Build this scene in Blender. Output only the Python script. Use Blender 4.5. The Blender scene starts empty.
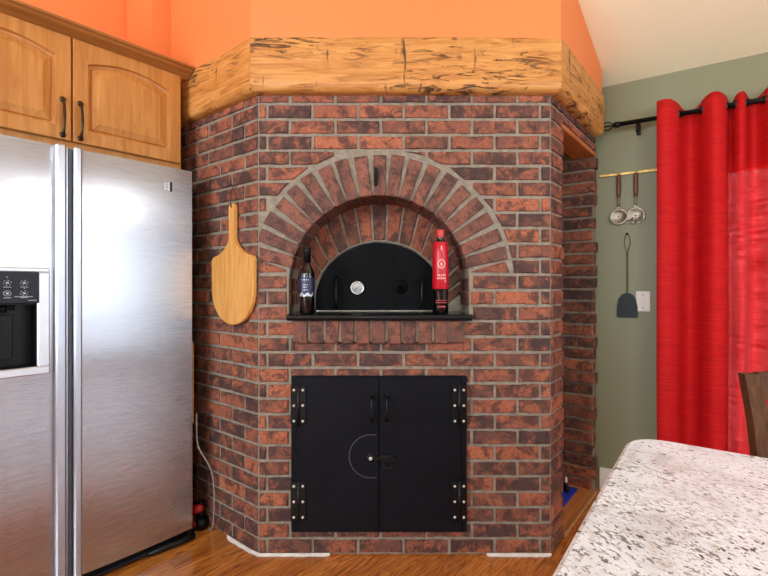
import bpy, math, random
from mathutils import Vector, Matrix, noise
random.seed(7)
S = bpy.context.scene
COL = S.collection
PI = math.pi
R = math.radians

# ------------------------------------------------------------------ helpers
def lin(r, g, b):
    f = lambda c: (c/255/12.92) if c/255 <= .04045 else ((c/255+.055)/1.055)**2.4
    return (f(r), f(g), f(b), 1)

class MB:
    """collects geometry for ONE mesh object"""
    def __init__(s): s.v=[]; s.f=[]; s.m=[]; s.mi=0; s.sm=[]
    def add(s, vs, fs, smooth=False):
        o=len(s.v); s.v += [tuple(p) for p in vs]
        for f in fs: s.f.append([i+o for i in f]); s.m.append(s.mi); s.sm.append(smooth)
        return s
    def box(s, x0,x1,y0,y1,z0,z1, b=0.0):
        if b<=0:
            vs=[(x,y,z) for x in (x0,x1) for y in (y0,y1) for z in (z0,z1)]
            return s.add(vs,[(0,1,3,2),(4,6,7,5),(0,4,5,1),(2,3,7,6),(0,2,6,4),(1,5,7,3)])
        cx,cy,cz=(x0+x1)/2,(y0+y1)/2,(z0+z1)/2; hx,hy,hz=(x1-x0)/2,(y1-y0)/2,(z1-z0)/2
        b=min(b,hx*.98,hy*.98,hz*.98)
        vs=[];idx={}
        for sx in(-1,1):
            for sy in(-1,1):
                for sz in(-1,1):
                    for a in range(3):
                        h=[hx-b,hy-b,hz-b]; h[a]=(hx,hy,hz)[a]
                        idx[(sx,sy,sz,a)]=len(vs); vs.append((cx+sx*h[0],cy+sy*h[1],cz+sz*h[2]))
        fs=[]
        for a in range(3):
            for sg in(-1,1):
                q=[]
                for u,w in((-1,-1),(1,-1),(1,1),(-1,1)):
                    k=[0,0,0]; k[a]=sg; k[(a+1)%3]=u; k[(a+2)%3]=w; q.append(idx[(*k,a)])
                fs.append(q if sg>0 else q[::-1])
        for a in range(3):
            b1,b2=(a+1)%3,(a+2)%3
            for u in(-1,1):
                for w in(-1,1):
                    q=[]
                    for t,ax in((-1,b1),(1,b1),(1,b2),(-1,b2)):
                        k=[0,0,0]; k[a]=t; k[b1]=u; k[b2]=w; q.append(idx[(*k,ax)])
                    fs.append(q if u*w<0 else q[::-1])
        for sx in(-1,1):
            for sy in(-1,1):
                for sz in(-1,1):
                    q=[idx[(sx,sy,sz,a)] for a in range(3)]
                    fs.append(q if sx*sy*sz>0 else q[::-1])
        return s.add(vs,fs)
    def prism(s, poly, y0, y1):
        """poly in (x,z), extruded along y (convex or concave n-gon)"""
        n=len(poly)
        vs=[(x,y0,z) for x,z in poly]+[(x,y1,z) for x,z in poly]
        fs=[list(range(n)),list(range(2*n-1,n-1,-1))]+[(i,i+n,(i+1)%n+n,(i+1)%n) for i in range(n)]
        return s.add(vs,fs)
    def slab(s, poly, z0, z1):
        n=len(poly)
        vs=[(x,y,z0) for x,y in poly]+[(x,y,z1) for x,y in poly]
        fs=[list(range(n))[::-1],list(range(n,2*n))]+[(i,(i+1)%n,(i+1)%n+n,i+n) for i in range(n)]
        return s.add(vs,fs)
    def brick(s, poly, yf, yb, ch=.004, j=.0016):
        """a chamfered, slightly irregular brick: poly (x,z), face at yf, back at yb"""
        area=0
        for i in range(len(poly)):
            a,b=poly[i],poly[(i+1)%len(poly)]; area+=a[0]*b[1]-b[0]*a[1]
        if abs(area)/2<6e-4: return
        if area<0: poly=poly[::-1]
        # subdivide edges so that outlines are not ruler straight
        pts=[]
        for i in range(len(poly)):
            a,b=poly[i],poly[(i+1)%len(poly)]
            L=math.hypot(b[0]-a[0],b[1]-a[1]); k=max(1,int(L/.035))
            for t in range(k): pts.append((a[0]+(b[0]-a[0])*t/k,a[1]+(b[1]-a[1])*t/k))
        pts=[(x+random.uniform(-j,j),z+random.uniform(-j,j)) for x,z in pts]
        n=len(pts); cx=sum(p[0] for p in pts)/n; cz=sum(p[1] for p in pts)/n
        yf+=random.uniform(-.002,.002)
        tx,tz=random.uniform(-.012,.012),random.uniform(-.02,.02)
        def inset(p):
            dx,dz=cx-p[0],cz-p[1]; L=math.hypot(dx,dz) or 1
            k=min(ch*1.3/L,.4); return (p[0]+dx*k,p[1]+dz*k)
        ins=[inset(p) for p in pts]
        vs=[(x,yf+(x-cx)*tx+(z-cz)*tz+random.uniform(-.0007,.0007),z) for x,z in ins]
        vs+=[(x,yf+ch,z) for x,z in pts]+[(x,yb,z) for x,z in pts]
        fs=[list(range(n))]
        for r in range(2):
            for i in range(n):
                k=(i+1)%n; fs.append((r*n+i,r*n+n+i,r*n+n+k,r*n+k))
        s.add(vs,fs)
    def tube(s, pts, rad, n=10, cap=True, closed=False):
        P=[Vector(p) for p in pts]; m=len(P); rads=rad if isinstance(rad,(list,tuple)) else [rad]*m
        vs=[]; up=None
        for i in range(m):
            if closed: t=P[(i+1)%m]-P[i-1]
            else: t=P[min(i+1,m-1)]-P[max(i-1,0)]
            t.normalize()
            if up is None:
                up=Vector((0,0,1)) if abs(t.z)<.9 else Vector((1,0,0))
            a=t.cross(up)
            if a.length<1e-6: a=t.cross(Vector((0,1,0)))
            a.normalize(); b=a.cross(t); b.normalize(); up=b
            for k in range(n):
                q=2*PI*k/n; vs.append(P[i]+(a*math.cos(q)+b*math.sin(q))*rads[i])
        fs=[]
        for i in range(m if closed else m-1):
            j=(i+1)%m
            for k in range(n): fs.append((i*n+k,i*n+(k+1)%n,j*n+(k+1)%n,j*n+k))
        if cap and not closed: fs+= [list(range(n))[::-1],[(m-1)*n+k for k in range(n)]]
        return s.add(vs,fs,True)
    def cyl(s, p0, p1, r, n=16): 
        s.tube([p0,p1],r,n)
        for k in range(len(s.sm)-2,len(s.sm)): s.sm[k]=False
        return s
    def lathe(s, prof, c=(0,0,0), n=24, axis='z'):
        vs=[];m=len(prof)
        for r,h in prof:
            for k in range(n):
                a=2*PI*k/n; x,y=r*math.cos(a),r*math.sin(a)
                p=(x,y,h) if axis=='z' else (x,h,y)
                vs.append((c[0]+p[0],c[1]+p[1],c[2]+p[2]))
        fs=[]
        for i in range(m-1):
            for k in range(n):
                q=(i*n+k,i*n+(k+1)%n,(i+1)*n+(k+1)%n,(i+1)*n+k); fs.append(q if axis=='z' else q[::-1])
        fs+=[list(range(n))[::-1],[(m-1)*n+k for k in range(n)]]
        return s.add(vs,fs,True)
    def grid(s, rows, smooth=True, flip=False):
        n=len(rows[0]); vs=[p for r in rows for p in r]; fs=[]
        for i in range(len(rows)-1):
            for k in range(n-1):
                q=(i*n+k,i*n+k+1,(i+1)*n+k+1,(i+1)*n+k); fs.append(q[::-1] if flip else q)
        return s.add(vs,fs,smooth)
    def build(s, name, mats, parent=None, loc=None, rotz=0):
        me=bpy.data.meshes.new(name); me.from_pydata(s.v,[],s.f)
        if not isinstance(mats,(list,tuple)): mats=[mats]
        for m in mats: me.materials.append(m)
        for p,mi,sm in zip(me.polygons,s.m,s.sm): p.material_index=mi; p.use_smooth=sm
        me.update()
        o=bpy.data.objects.new(name,me); COL.objects.link(o)
        if parent: o.parent=parent
        if loc: o.location=loc; o.rotation_euler=(0,0,rotz)
        return o

def tag(o,label=None,cat=None,group=None,kind=None):
    if label: o['label']=label
    if cat: o['category']=cat
    if group: o['group']=group
    if kind: o['kind']=kind
    return o
def thing(name,label,cat,loc,rotz=0,group=None):
    o=bpy.data.objects.new(name,None); COL.objects.link(o); o.empty_display_size=.1
    o.location=loc; o.rotation_euler=(0,0,rotz)
    return tag(o,label,cat,group)
def smoothstep(t): t=max(0,min(1,t)); return t*t*(3-2*t)

# ------------------------------------------------------------------ materials
class NT:
    def __init__(s,name):
        s.mat=bpy.data.materials.new(name); s.mat.use_nodes=True
        s.t=s.mat.node_tree; s.b=s.t.nodes['Principled BSDF']; s.out=s.t.nodes['Material Output']
        s.x=-300
    def n(s,typ,**kw):
        nd=s.t.nodes.new(typ); nd.location=(s.x,random.randint(-300,300)); s.x-=40
        for k,v in kw.items(): setattr(nd,k,v)
        return nd
    def l(s,a,b): s.t.links.new(a,b)
    def coord(s,scale=(1,1,1),rot=(0,0,0),kind='Object'):
        tc=s.n('ShaderNodeTexCoord'); mp=s.n('ShaderNodeMapping')
        mp.inputs['Scale'].default_value=scale; mp.inputs['Rotation'].default_value=rot
        s.l(tc.outputs[kind],mp.inputs['Vector']); return mp.outputs['Vector']
    def noise(s,vec,scale,detail=4,rough=.55,dist=0):
        nd=s.n('ShaderNodeTexNoise'); nd.inputs['Scale'].default_value=scale; nd.inputs['Detail'].default_value=detail
        nd.inputs['Roughness'].default_value=rough; nd.inputs['Distortion'].default_value=dist
        s.l(vec,nd.inputs['Vector']); return nd.outputs['Fac']
    def ramp(s,fac,stops,interp='LINEAR'):
        nd=s.n('ShaderNodeValToRGB'); cr=nd.color_ramp; cr.interpolation=interp
        while len(cr.elements)<len(stops): cr.elements.new(.5)
        for e,(p,c) in zip(cr.elements,stops):
            e.position=p; e.color=c if len(c)==4 else (*c,1)
        s.l(fac,nd.inputs['Fac']); return nd.outputs['Color']
    def mix(s,fac,a,b,mode='MIX'):
        nd=s.n('ShaderNodeMix',data_type='RGBA',blend_type=mode)
        for k,v in ((0,fac),(6,a),(7,b)):
            if hasattr(v,'is_output'): s.l(v,nd.inputs[k])
            elif k==0: nd.inputs[0].default_value=v
            else: nd.inputs[k].default_value=v
        return nd.outputs[2]
    def bump(s,h,strength=.3,dist=.01,prev=None):
        nd=s.n('ShaderNodeBump'); nd.inputs['Strength'].default_value=strength; nd.inputs['Distance'].default_value=dist
        s.l(h,nd.inputs['Height'])
        if prev: s.l(prev,nd.inputs['Normal'])
        s.l(nd.outputs['Normal'],s.b.inputs['Normal']); return nd.outputs['Normal']
    def col(s,c):
        if hasattr(c,'is_output'): s.l(c,s.b.inputs['Base Color'])
        else: s.b.inputs['Base Color'].default_value=c
    def set(s,**kw):
        for k,v in kw.items():
            i=s.b.inputs[k.replace('_',' ')]
            if hasattr(v,'is_output'): s.l(v,i)
            else: i.default_value=v
        return s
BW=lambda v:(v,v,v,1)

def simple(name,c,rough=.5,metal=0,bump=0,bscale=80,var=.12,**kw):
    m=NT(name); v=m.coord(); f=m.noise(v,bscale*.4,3)
    lo=tuple(x*(1-var) for x in c[:3])+(1,); hi=tuple(min(1,x*(1+var)) for x in c[:3])+(1,)
    m.col(m.ramp(f,[(.3,lo),(.7,hi)])); m.set(Roughness=rough,Metallic=metal,**kw)
    if bump: m.bump(m.noise(v,bscale,4),bump,.004)
    return m.mat

def brick_mat(name,stops,blot=.7,hot=lin(200,110,78),coal=lin(70,48,45)):
    m=NT(name)
    g=m.n('ShaderNodeNewGeometry'); rnd=g.outputs['Random Per Island']
    tc=m.n('ShaderNodeTexCoord')
    sh=m.n('ShaderNodeVectorMath',operation='SCALE'); sh.inputs[0].default_value=(37,19,53); m.l(rnd,sh.inputs['Scale'])
    ad=m.n('ShaderNodeVectorMath',operation='ADD'); m.l(tc.outputs['Object'],ad.inputs[0]); m.l(sh.outputs[0],ad.inputs[1])
    v=ad.outputs[0]
    base=m.ramp(rnd,stops,'CONSTANT')
    n1=m.noise(v,15,6,.68,.3)
    c=m.mix(m.ramp(n1,[(.47,BW(0)),(.59,BW(blot))]),base,hot)
    n2=m.noise(v,17,6,.7,.5)
    c=m.mix(m.ramp(n2,[(.49,BW(0)),(.58,BW(.8))]),c,coal)
    n3=m.noise(v,100,4,.7)
    c=m.mix(m.ramp(n3,[(.35,BW(.5)),(.6,BW(0))]),c,coal)
    n4=m.noise(v,160,2,.6)
    c=m.mix(m.ramp(n4,[(.66,BW(0)),(.76,BW(.45))]),c,lin(178,156,138))
    hs=m.n('ShaderNodeHueSaturation'); hs.inputs['Saturation'].default_value=1.0; hs.inputs['Hue'].default_value=.505; hs.inputs['Value'].default_value=.84; m.l(c,hs.inputs['Color']); c=hs.outputs[0]
    m.col(c); m.set(Roughness=.75,**{'Specular IOR Level':.35})
    b=m.bump(m.noise(v,55,5,.7),.55,.006); m.bump(n1,.35,.008,b)
    return m.mat
M={}
M['brick']=brick_mat('brick_mixed',[(0,lin(108,70,60)),(.14,lin(140,84,68)),(.28,lin(98,66,60)),(.42,lin(176,98,74)),(.54,lin(122,78,66)),(.66,lin(86,60,57)),(.76,lin(160,92,72)),(.88,lin(200,112,82))])
M['brick_arch']=brick_mat('brick_arch',[(0,lin(132,84,72)),(.25,lin(146,90,76)),(.5,lin(122,80,70)),(.7,lin(156,98,82)),(.88,lin(140,94,84))],.3)
M['brick_inner']=brick_mat('brick_inner',[(0,lin(150,82,60)),(.3,lin(120,72,56)),(.6,lin(176,94,66)),(.8,lin(104,66,54))],.5)
def mortar_mat():
    m=NT('mortar'); v=m.coord()
    f=m.noise(v,30,5,.7); m.col(m.ramp(f,[(.3,lin(120,109,93)),(.7,lin(166,154,135))]))
    m.set(Roughness=.9); b=m.bump(m.noise(v,140,4,.7),.7,.006); m.bump(f,.4,.008,b); return m.mat
M['mortar']=mortar_mat()

def beam_mat():
    m=NT('hewn_beam_wood'); v=m.coord((1.2,9,14)); g=m.noise(v,3,6,.6,1.2)
    c=m.ramp(g,[(.3,lin(166,100,42)),(.5,lin(200,134,64)),(.7,lin(220,158,86))])
    v2=m.coord((6,6,34)); n2=m.noise(v2,1.3,4,.65,1.2)      # horizontal adze gouges
    v5=m.coord((2.2,2.2,3.0)); zone=m.noise(v5,1.6,2,.5)
    gz=m.n('ShaderNodeMath',operation='MULTIPLY'); m.l(m.ramp(n2,[(.54,BW(0)),(.61,BW(1))]),gz.inputs[0]); m.l(m.ramp(zone,[(.44,BW(0)),(.56,BW(1))]),gz.inputs[1])
    v3=m.coord((17,17,3)); n3=m.noise(v3,1.0,4,.6,.4)      # short vertical chop marks
    vz=m.n('ShaderNodeMath',operation='MULTIPLY'); m.l(m.ramp(n3,[(.63,BW(0)),(.67,BW(1))]),vz.inputs[0]); m.l(m.ramp(zone,[(.40,BW(0)),(.5,BW(1))]),vz.inputs[1])
    mx=m.n('ShaderNodeMath',operation='MAXIMUM'); m.l(gz.outputs[0],mx.inputs[0]); m.l(vz.outputs[0],mx.inputs[1])
    tc=m.n('ShaderNodeTexCoord')
    vo=m.n('ShaderNodeTexVoronoi'); vo.inputs['Scale'].default_value=3.2; m.l(tc.outputs['Object'],vo.inputs['Vector'])
    kn=m.ramp(vo.outputs['Distance'],[(.035,BW(1)),(.07,BW(0))])
    pit=m.noise(m.coord(),110,2,.5); pt=m.ramp(pit,[(.70,BW(0)),(.76,BW(.7))])
    c=m.mix(mx.outputs[0],c,lin(92,58,30)); c=m.mix(kn,c,lin(74,46,30)); c=m.mix(pt,c,lin(100,62,30))
    m.col(c); m.set(Roughness=.5)
    inv=m.n('ShaderNodeMath',operation='SUBTRACT'); inv.inputs[0].default_value=1; m.l(mx.outputs[0],inv.inputs[1])
    b=m.bump(inv.outputs[0],.6,.01); m.bump(g,.3,.006,b); return m.mat
M['beam']=beam_mat()

def wood(name,lo,mid,hi,axis='z',rough=.4,sc=1.0,bump=.08,coat=0,spec=.4):
    m=NT(name); s={'z':(16,16,1.4),'x':(1.4,16,16),'y':(16,1.4,16)}[axis]
    v=m.coord(tuple(a*sc for a in s)); g=m.noise(v,2.2,6,.6,1.0)
    c=m.ramp(g,[(.28,lo),(.5,mid),(.72,hi)])
    f=m.noise(m.coord(tuple(a*sc*5 for a in s)),2.0,3,.6); c=m.mix(m.ramp(f,[(.35,BW(.25)),(.6,BW(0))]),c,lo)
    m.col(c); m.set(Roughness=rough); m.set(**{'Coat Weight':coat,'Coat Roughness':.2,'Specular IOR Level':spec})
    if bump: m.bump(g,bump,.003)
    return m.mat
M['maple']=wood('honey_maple',lin(176,110,48),lin(198,132,62),lin(212,148,78),'z',.45,.9,.05,.05)
M['maple_h']=wood('honey_maple_rail',lin(172,106,46),lin(194,128,60),lin(208,144,76),'x',.45,.9,.05,.05)
M['crown']=wood('crown_maple',lin(140,86,38),lin(164,104,48),lin(182,120,60),'x',.45,.9,.05,.05)
M['peel']=wood('peel_wood',lin(196,132,62),lin(222,160,84),lin(232,176,104),'z',.45,1.2,.05)
M['plank']=wood('alcove_plank',lin(170,96,44),lin(196,122,66),lin(214,146,90),'x',.5,.8,.1)
M['lintel']=wood('lintel_wood',lin(170,90,36),lin(198,112,50),lin(214,134,70),'x',.5,.8,.1)
M['darkwood']=wood('walnut_stool',lin(60,36,22),lin(88,56,34),lin(112,74,46),'z',.6,1.2,.06,0,.2)
M['handlewood']=wood('handle_wood',lin(88,54,42),lin(116,74,58),lin(136,92,74),'z',.45,3,.05)
M['slat']=wood('slat_wood',lin(150,104,60),lin(176,130,80),lin(190,146,96),'z',.5,1.5,.05)

def floor_mat():
    m=NT('oak_floor'); v=m.coord(rot=(0,0,R(-49.7)))
    sp=m.n('ShaderNodeSeparateXYZ'); m.l(v,sp.inputs[0])
    br=m.n('ShaderNodeTexBrick'); br.offset=.37; br.offset_frequency=2
    br.inputs['Scale'].default_value=1; br.inputs['Brick Width'].default_value=.9; br.inputs['Row Height'].default_value=.083
    br.inputs['Mortar Size'].default_value=.0012; br.inputs['Mortar Smooth'].default_value=.2
    br.inputs['Color1'].default_value=BW(0); br.inputs['Color2'].default_value=BW(1); br.inputs['Mortar'].default_value=BW(.5)
    m.l(v,br.inputs['Vector'])
    sc=m.n('ShaderNodeVectorMath',operation='SCALE'); sc.inputs[0].default_value=(3,7,0); m.l(br.outputs['Color'],sc.inputs['Scale'])
    ad=m.n('ShaderNodeVectorMath',operation='ADD'); m.l(v,ad.inputs[0]); m.l(sc.outputs[0],ad.inputs[1])
    st=m.n('ShaderNodeVectorMath',operation='MULTIPLY'); st.inputs[1].default_value=(1.6,16,1); m.l(ad.outputs[0],st.inputs[0])
    wv=m.noise(st.outputs[0],1.5,2,.5,.5)
    mu=m.n('ShaderNodeMath',operation='MULTIPLY'); mu.inputs[1].default_value=16; m.l(wv,mu.inputs[0])
    sn=m.n('ShaderNodeMath',operation='PINGPONG'); sn.inputs[1].default_value=1; m.l(mu.outputs[0],sn.inputs[0])
    c=m.ramp(sn.outputs[0],[(.0,lin(150,82,28)),(.3,lin(196,118,46)),(1,lin(222,148,70))])
    tone=m.ramp(br.outputs['Color'],[(0,lin(215,200,180)),(1,lin(255,250,240))])
    c=m.mix(1,c,tone,'MULTIPLY')
    st2=m.n('ShaderNodeVectorMath',operation='MULTIPLY'); st2.inputs[1].default_value=(6,120,1); m.l(v,st2.inputs[0])
    f=m.noise(st2.outputs[0],2,3,.6); c=m.mix(m.ramp(f,[(.35,BW(.45)),(.55,BW(0))]),c,lin(120,62,22))
    c=m.mix(m.ramp(br.outputs['Fac'],[(0,BW(0)),(1,BW(.8))]),c,lin(60,30,12))
    m.col(c); m.set(Roughness=.3); m.set(**{'Coat Weight':1.0,'Coat Roughness':.12,'Coat IOR':1.6}); m.bump(f,.03,.002)
    return m.mat
M['floor']=floor_mat()
def paint(name,c,rough=.6):
    m=NT(name); v=m.coord(); f=m.noise(v,1.3,3)
    m.col(m.ramp(f,[(.3,tuple(x*.97 for x in c[:3])+(1,)),(.7,tuple(min(1,x*1.03) for x in c[:3])+(1,))]))
    m.set(Roughness=rough); m.bump(m.noise(v,260,3,.6),.06,.002); return m.mat
M['orange']=paint('orange_paint',lin(233,132,70),.6)
M['green']=paint('sage_paint',lin(136,137,106),.55)
M['cream']=paint('cream_ceiling',lin(255,243,206),.7)
M['white']=paint('white_trim_paint',lin(236,232,222),.45)
M['offwhite']=paint('warm_white_wall',lin(226,214,196),.6)

def steel(name,c,rough,streak=(2,2,120),bs=.05):
    m=NT(name); v=m.coord(streak); f=m.noise(v,6,4,.6)
    m.col(m.ramp(f,[(.3,tuple(x*.96 for x in c[:3])+(1,)),(.7,c)]))
    r=m.ramp(f,[(.3,BW(rough*.85)),(.7,BW(rough*1.2))])
    m.set(Metallic=1.0,Roughness=r); m.bump(f,bs,.001)
    tg=m.n('ShaderNodeTangent',direction_type='RADIAL',axis='Z'); m.l(tg.outputs[0],m.b.inputs['Tangent']); m.set(Anisotropic=.85,**{'Anisotropic Rotation':0.0}); return m.mat
M['steel']=steel('brushed_stainless',lin(192,192,196),.26,(1.2,1.2,260),.0)
M['trim_steel']=simple('satin_silver_trim',lin(186,189,197),.32,.75,0,60,.03)
M['bezel']=simple('silver_bezel',lin(212,214,218),.35,.6,0,60,.03)
M['grey_groove']=simple('blue_grey_groove',lin(96,106,120),.5)
M['blackp']=simple('black_plastic',lin(9,9,10),.4,0,0,80,.05,**{'Specular IOR Level':.25})
M['panel']=simple('charcoal_panel',lin(34,37,44),.4,0,0,80,.05,**{'Specular IOR Level':.25})
M['icon']=simple('pale_icon_print',lin(190,196,205),.4)
def iron_mat(name,a,b,rough,spec=.3):
    m=NT(name); v=m.coord(); f=m.noise(v,5,4,.6,.5)
    m.col(m.ramp(f,[(.3,a),(.7,b)]))
    m.set(Roughness=m.ramp(m.noise(v,12,4,.6),[(.3,BW(rough*.8)),(.7,BW(rough*1.2))])); m.set(**{'Specular IOR Level':spec})
    m.bump(m.noise(v,120,3),.08,.002); return m.mat
M['iron']=iron_mat('black_painted_iron',lin(13,14,19),lin(18,20,26),.5,.14)
M['iron2']=iron_mat('black_hardware_iron',lin(6,6,7),lin(12,12,14),.4)
M['ovenblack']=iron_mat('matt_black_door',lin(5,5,7),lin(9,9,11),.45,.08)
M['slab']=iron_mat('polished_black_slab',lin(10,11,15),lin(18,20,25),.18)
M['rivet']=simple('pale_rivet',lin(210,208,200),.35,.5)
M['scuff']=simple('chalk_scuff',lin(74,76,84),.7)
M['chrome']=simple('polished_metal',lin(200,198,190),.2,1)
M['grommet']=simple('dark_nickel',lin(70,64,62),.3,.8)
M['dial']=simple('white_dial',lin(222,222,216),.4)
M['bronze']=simple('dark_bronze',lin(70,52,34),.38,.7,.1)
M['brass']=simple('aged_brass',lin(176,146,84),.35,.9,.1,60,.3)
M['pewter']=simple('pewter',lin(150,140,122),.4,.85,.25,60,.25)
M['wire']=simple('grey_wire',lin(104,98,84),.45,.7)
M['swat']=simple('dark_green_leather',lin(20,34,34),.6,0,.4,60)
M['blue']=simple('blue_plastic',lin(20,44,150),.4)
M['red']=simple('red_plastic',lin(170,26,26),.4)
M['whitep']=simple('white_plastic',lin(232,226,214),.4,0,0,40,.03)
M['cord']=simple('grey_cord',lin(150,148,146),.5)
M['string']=simple('brown_string',lin(92,44,28),.8)
M['caulk']=simple('torn_white_paper',lin(214,206,196),.8,0,.3,60)
M['bottle']=simple('black_bottle_glass',lin(8,9,10),.06,0,0,20,.02,**{'Coat Weight':.5})
M['navy']=simple('navy_label',lin(34,40,72),.4)
M['silverfoil']=simple('silver_print',lin(190,190,198),.35,.4)
M['redsleeve']=simple('red_sleeve',lin(190,18,40),.32,0,0,20,.04)
M['pinkprint']=simple('pale_pink_print',lin(240,170,160),.5)
M['redcap']=simple('red_capsule',lin(196,60,60),.35)

def granite():
    m=NT('speckled_granite')
    v=m.coord((1,1,1),(0,0,R(35)))
    n0=m.noise(v,14,4,.6,.5)
    c=m.ramp(n0,[(.3,lin(198,202,208)),(.48,lin(224,231,240)),(.7,lin(236,244,253))])
    vs=m.n('ShaderNodeVectorMath',operation='MULTIPLY'); vs.inputs[1].default_value=(1,1.55,1.5); m.l(v,vs.inputs[0])
    def layer(scale,zs,lo,hi,colr,amt,c,det=3):
        a=m.noise(vs.outputs[0],scale,det,.6,.3); z=m.noise(v,zs,2,.5)
        k=m.n('ShaderNodeMath',operation='MULTIPLY_ADD'); k.inputs[1].default_value=.35; m.l(z,k.inputs[0]); m.l(a,k.inputs[2])
        return m.mix(m.ramp(k.outputs[0],[(lo,BW(0)),(hi,BW(amt))]),c,colr)
    c=layer(30,6,.72,.86,lin(196,192,187),.6,c)
    c=layer(120,7,.755,.795,lin(160,155,150),.7,c,2)
    c=layer(90,8,.79,.82,lin(112,105,98),.85,c,2)
    c=layer(80,5,.825,.85,lin(60,56,53),.95,c,2)
    n3=m.noise(v,260,2,.6); c=m.mix(m.ramp(n3,[(.62,BW(0)),(.7,BW(.35))]),c,lin(160,155,150))
    m.col(c); m.set(Roughness=.22); return m.mat
M['granite']=granite()

def curtain_mat():
    m=NT('red_slub_fabric'); v=m.coord((5,5,150)); f=m.noise(v,1.6,4,.6)
    c=m.ramp(f,[(.3,lin(172,12,18)),(.5,lin(210,24,28)),(.7,lin(228,46,42))])
    m.col(c); m.set(Roughness=.7); m.set(**{'Specular IOR Level':.2})
    b=m.bump(f,.25,.002)
    tr=m.n('ShaderNodeBsdfTranslucent'); m.l(c,tr.inputs['Color'])
    mx=m.n('ShaderNodeMixShader'); mx.inputs[0].default_value=.1
    m.l(m.b.outputs[0],mx.inputs[1]); m.l(tr.outputs[0],mx.inputs[2]); tp=m.n('ShaderNodeBsdfTransparent'); m2=m.n('ShaderNodeMixShader')
    m.l(m.ramp(f,[(.35,BW(.03)),(.72,BW(.25))]),m2.inputs[0]); m.l(mx.outputs[0],m2.inputs[1]); m.l(tp.outputs[0],m2.inputs[2])
    m.l(m2.outputs[0],m.out.inputs['Surface'])
    return m.mat
M['curtain']=curtain_mat()
def glass_mat():
    m=NT('window_glass'); tr=m.n('ShaderNodeBsdfTransparent'); gl=m.n('ShaderNodeBsdfGlossy'); gl.inputs['Roughness'].default_value=.02
    fr=m.n('ShaderNodeFresnel'); fr.inputs['IOR'].default_value=1.45; mx=m.n('ShaderNodeMixShader')
    m.l(fr.outputs[0],mx.inputs[0]); m.l(tr.outputs[0],mx.inputs[1]); m.l(gl.outputs[0],mx.inputs[2]); m.l(mx.outputs[0],m.out.inputs['Surface']); return m.mat
M['glass']=glass_mat()

# ------------------------------------------------------------------ the place
# camera stands at the origin, 1.2 m up, looking along +Y
ROT_L=R(-38.4); ROT_R=R(51.6); ROT_W=R(49.7); ROT_G=R(-32.9)
u=Vector((math.cos(ROT_W),math.sin(ROT_W)))             # along the left wall, away
gx=Vector((math.cos(ROT_G),math.sin(ROT_G)))            # along the green wall, towards us
gm=Vector((-.543,-.840))                                # out of the green wall
G=Vector((1.272,2.68))
def ceil_z(x,y): return 2.36+.345*((x-G.x)*gm.x+(y-G.y)*gm.y)

LW=Vector((-1.4217,2.517)); LB=LW-u*4.2; LN=LW+u*1.2
GE=G+gx*4.2; GN=G-gx*1.3
RD=GE+gm*4.0
def wall_strip(name,pts,mat,z0=0,holes=None,kind='structure',top=None):
    b=MB()
    for (a,c) in zip(pts[:-1],pts[1:]):
        b.add([(a[0],a[1],z0),(c[0],c[1],z0),(c[0],c[1],(top or ceil_z(*c))),(a[0],a[1],(top or ceil_z(*a)))],[(0,1,2,3)])
    o=b.build(name,mat); tag(o,kind=kind); return o
def wall_windows(name,a,c,wins,mat):
    """a wall from a to c (plan points) with window openings (s0,s1,z0,z1)"""
    a=Vector(a); c=Vector(c); L=(c-a).length; d=(c-a)/L; b=MB()
    P=lambda s,z:(a.x+d.x*s,a.y+d.y*s,z)
    T=lambda s:ceil_z(a.x+d.x*s,a.y+d.y*s)
    xs=[0]
    for w in wins: xs+= [w[0],w[1]]
    xs.append(L)
    for i in range(len(xs)-1):
        s0,s1=xs[i],xs[i+1]
        if i%2==0: b.add([P(s0,0),P(s1,0),P(s1,T(s1)),P(s0,T(s0))],[(0,1,2,3)])
        else:
            w=wins[i//2]
            b.add([P(s0,0),P(s1,0),P(s1,w[2]),P(s0,w[2])],[(0,1,2,3)])
            b.add([P(s0,w[3]),P(s1,w[3]),P(s1,T(s1)),P(s0,T(s0))],[(0,1,2,3)])
    o=b.build(name,mat); return tag(o,kind='structure')
def window(n,a,c,w,outn):
    """frame, muntins and pane of one window in the wall a-c; outn = outward normal"""
    a=Vector(a); c=Vector(c); d=(c-a).normalized(); rz=math.atan2(d.y,d.x)
    o=bpy.data.objects.new('window_%d'%n,None); COL.objects.link(o); tag(o,kind='structure')
    o.location=(a.x,a.y,0); o.rotation_euler=(0,0,rz)
    s0,s1,z0,z1=w; f=.06; b=MB()
    b.box(s0,s1,-.04,.04,z0,z0+f); b.box(s0,s1,-.04,.04,z1-f,z1); b.box(s0,s0+f,-.04,.04,z0+f,z1-f); b.box(s1-f,s1,-.04,.04,z0+f,z1-f)
    k=max(1,round((s1-s0)/1.2))
    for i in range(1,k): q=s0+(s1-s0)*i/k; b.box(q-.03,q+.03,-.03,.03,z0+f,z1-f)
    b.build('window_frame',M['white'],o)
    g=MB(); g.box(s0+f,s1-f,-.004,.004,z0+f,z1-f); g.build('pane',M['glass'],o)
def area(name,loc,normal,sx,sy,power,color=(1,1,1)):
    li=bpy.data.lights.new(name,'AREA'); li.shape='RECTANGLE'; li.size=sx; li.size_y=sy; li.energy=power; li.color=color
    o=bpy.data.objects.new(name,li); COL.objects.link(o); o.location=loc
    n=Vector(normal).normalized(); x=Vector((0,0,1)).cross(-n) if abs(n.z)<.9 else Vector((1,0,0)); x.normalize()
    z=-n; y=z.cross(x); m=Matrix((x,y,z)).transposed(); 
    # area lights shine along local -Z
    o.rotation_euler=m.to_euler(); return o

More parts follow.
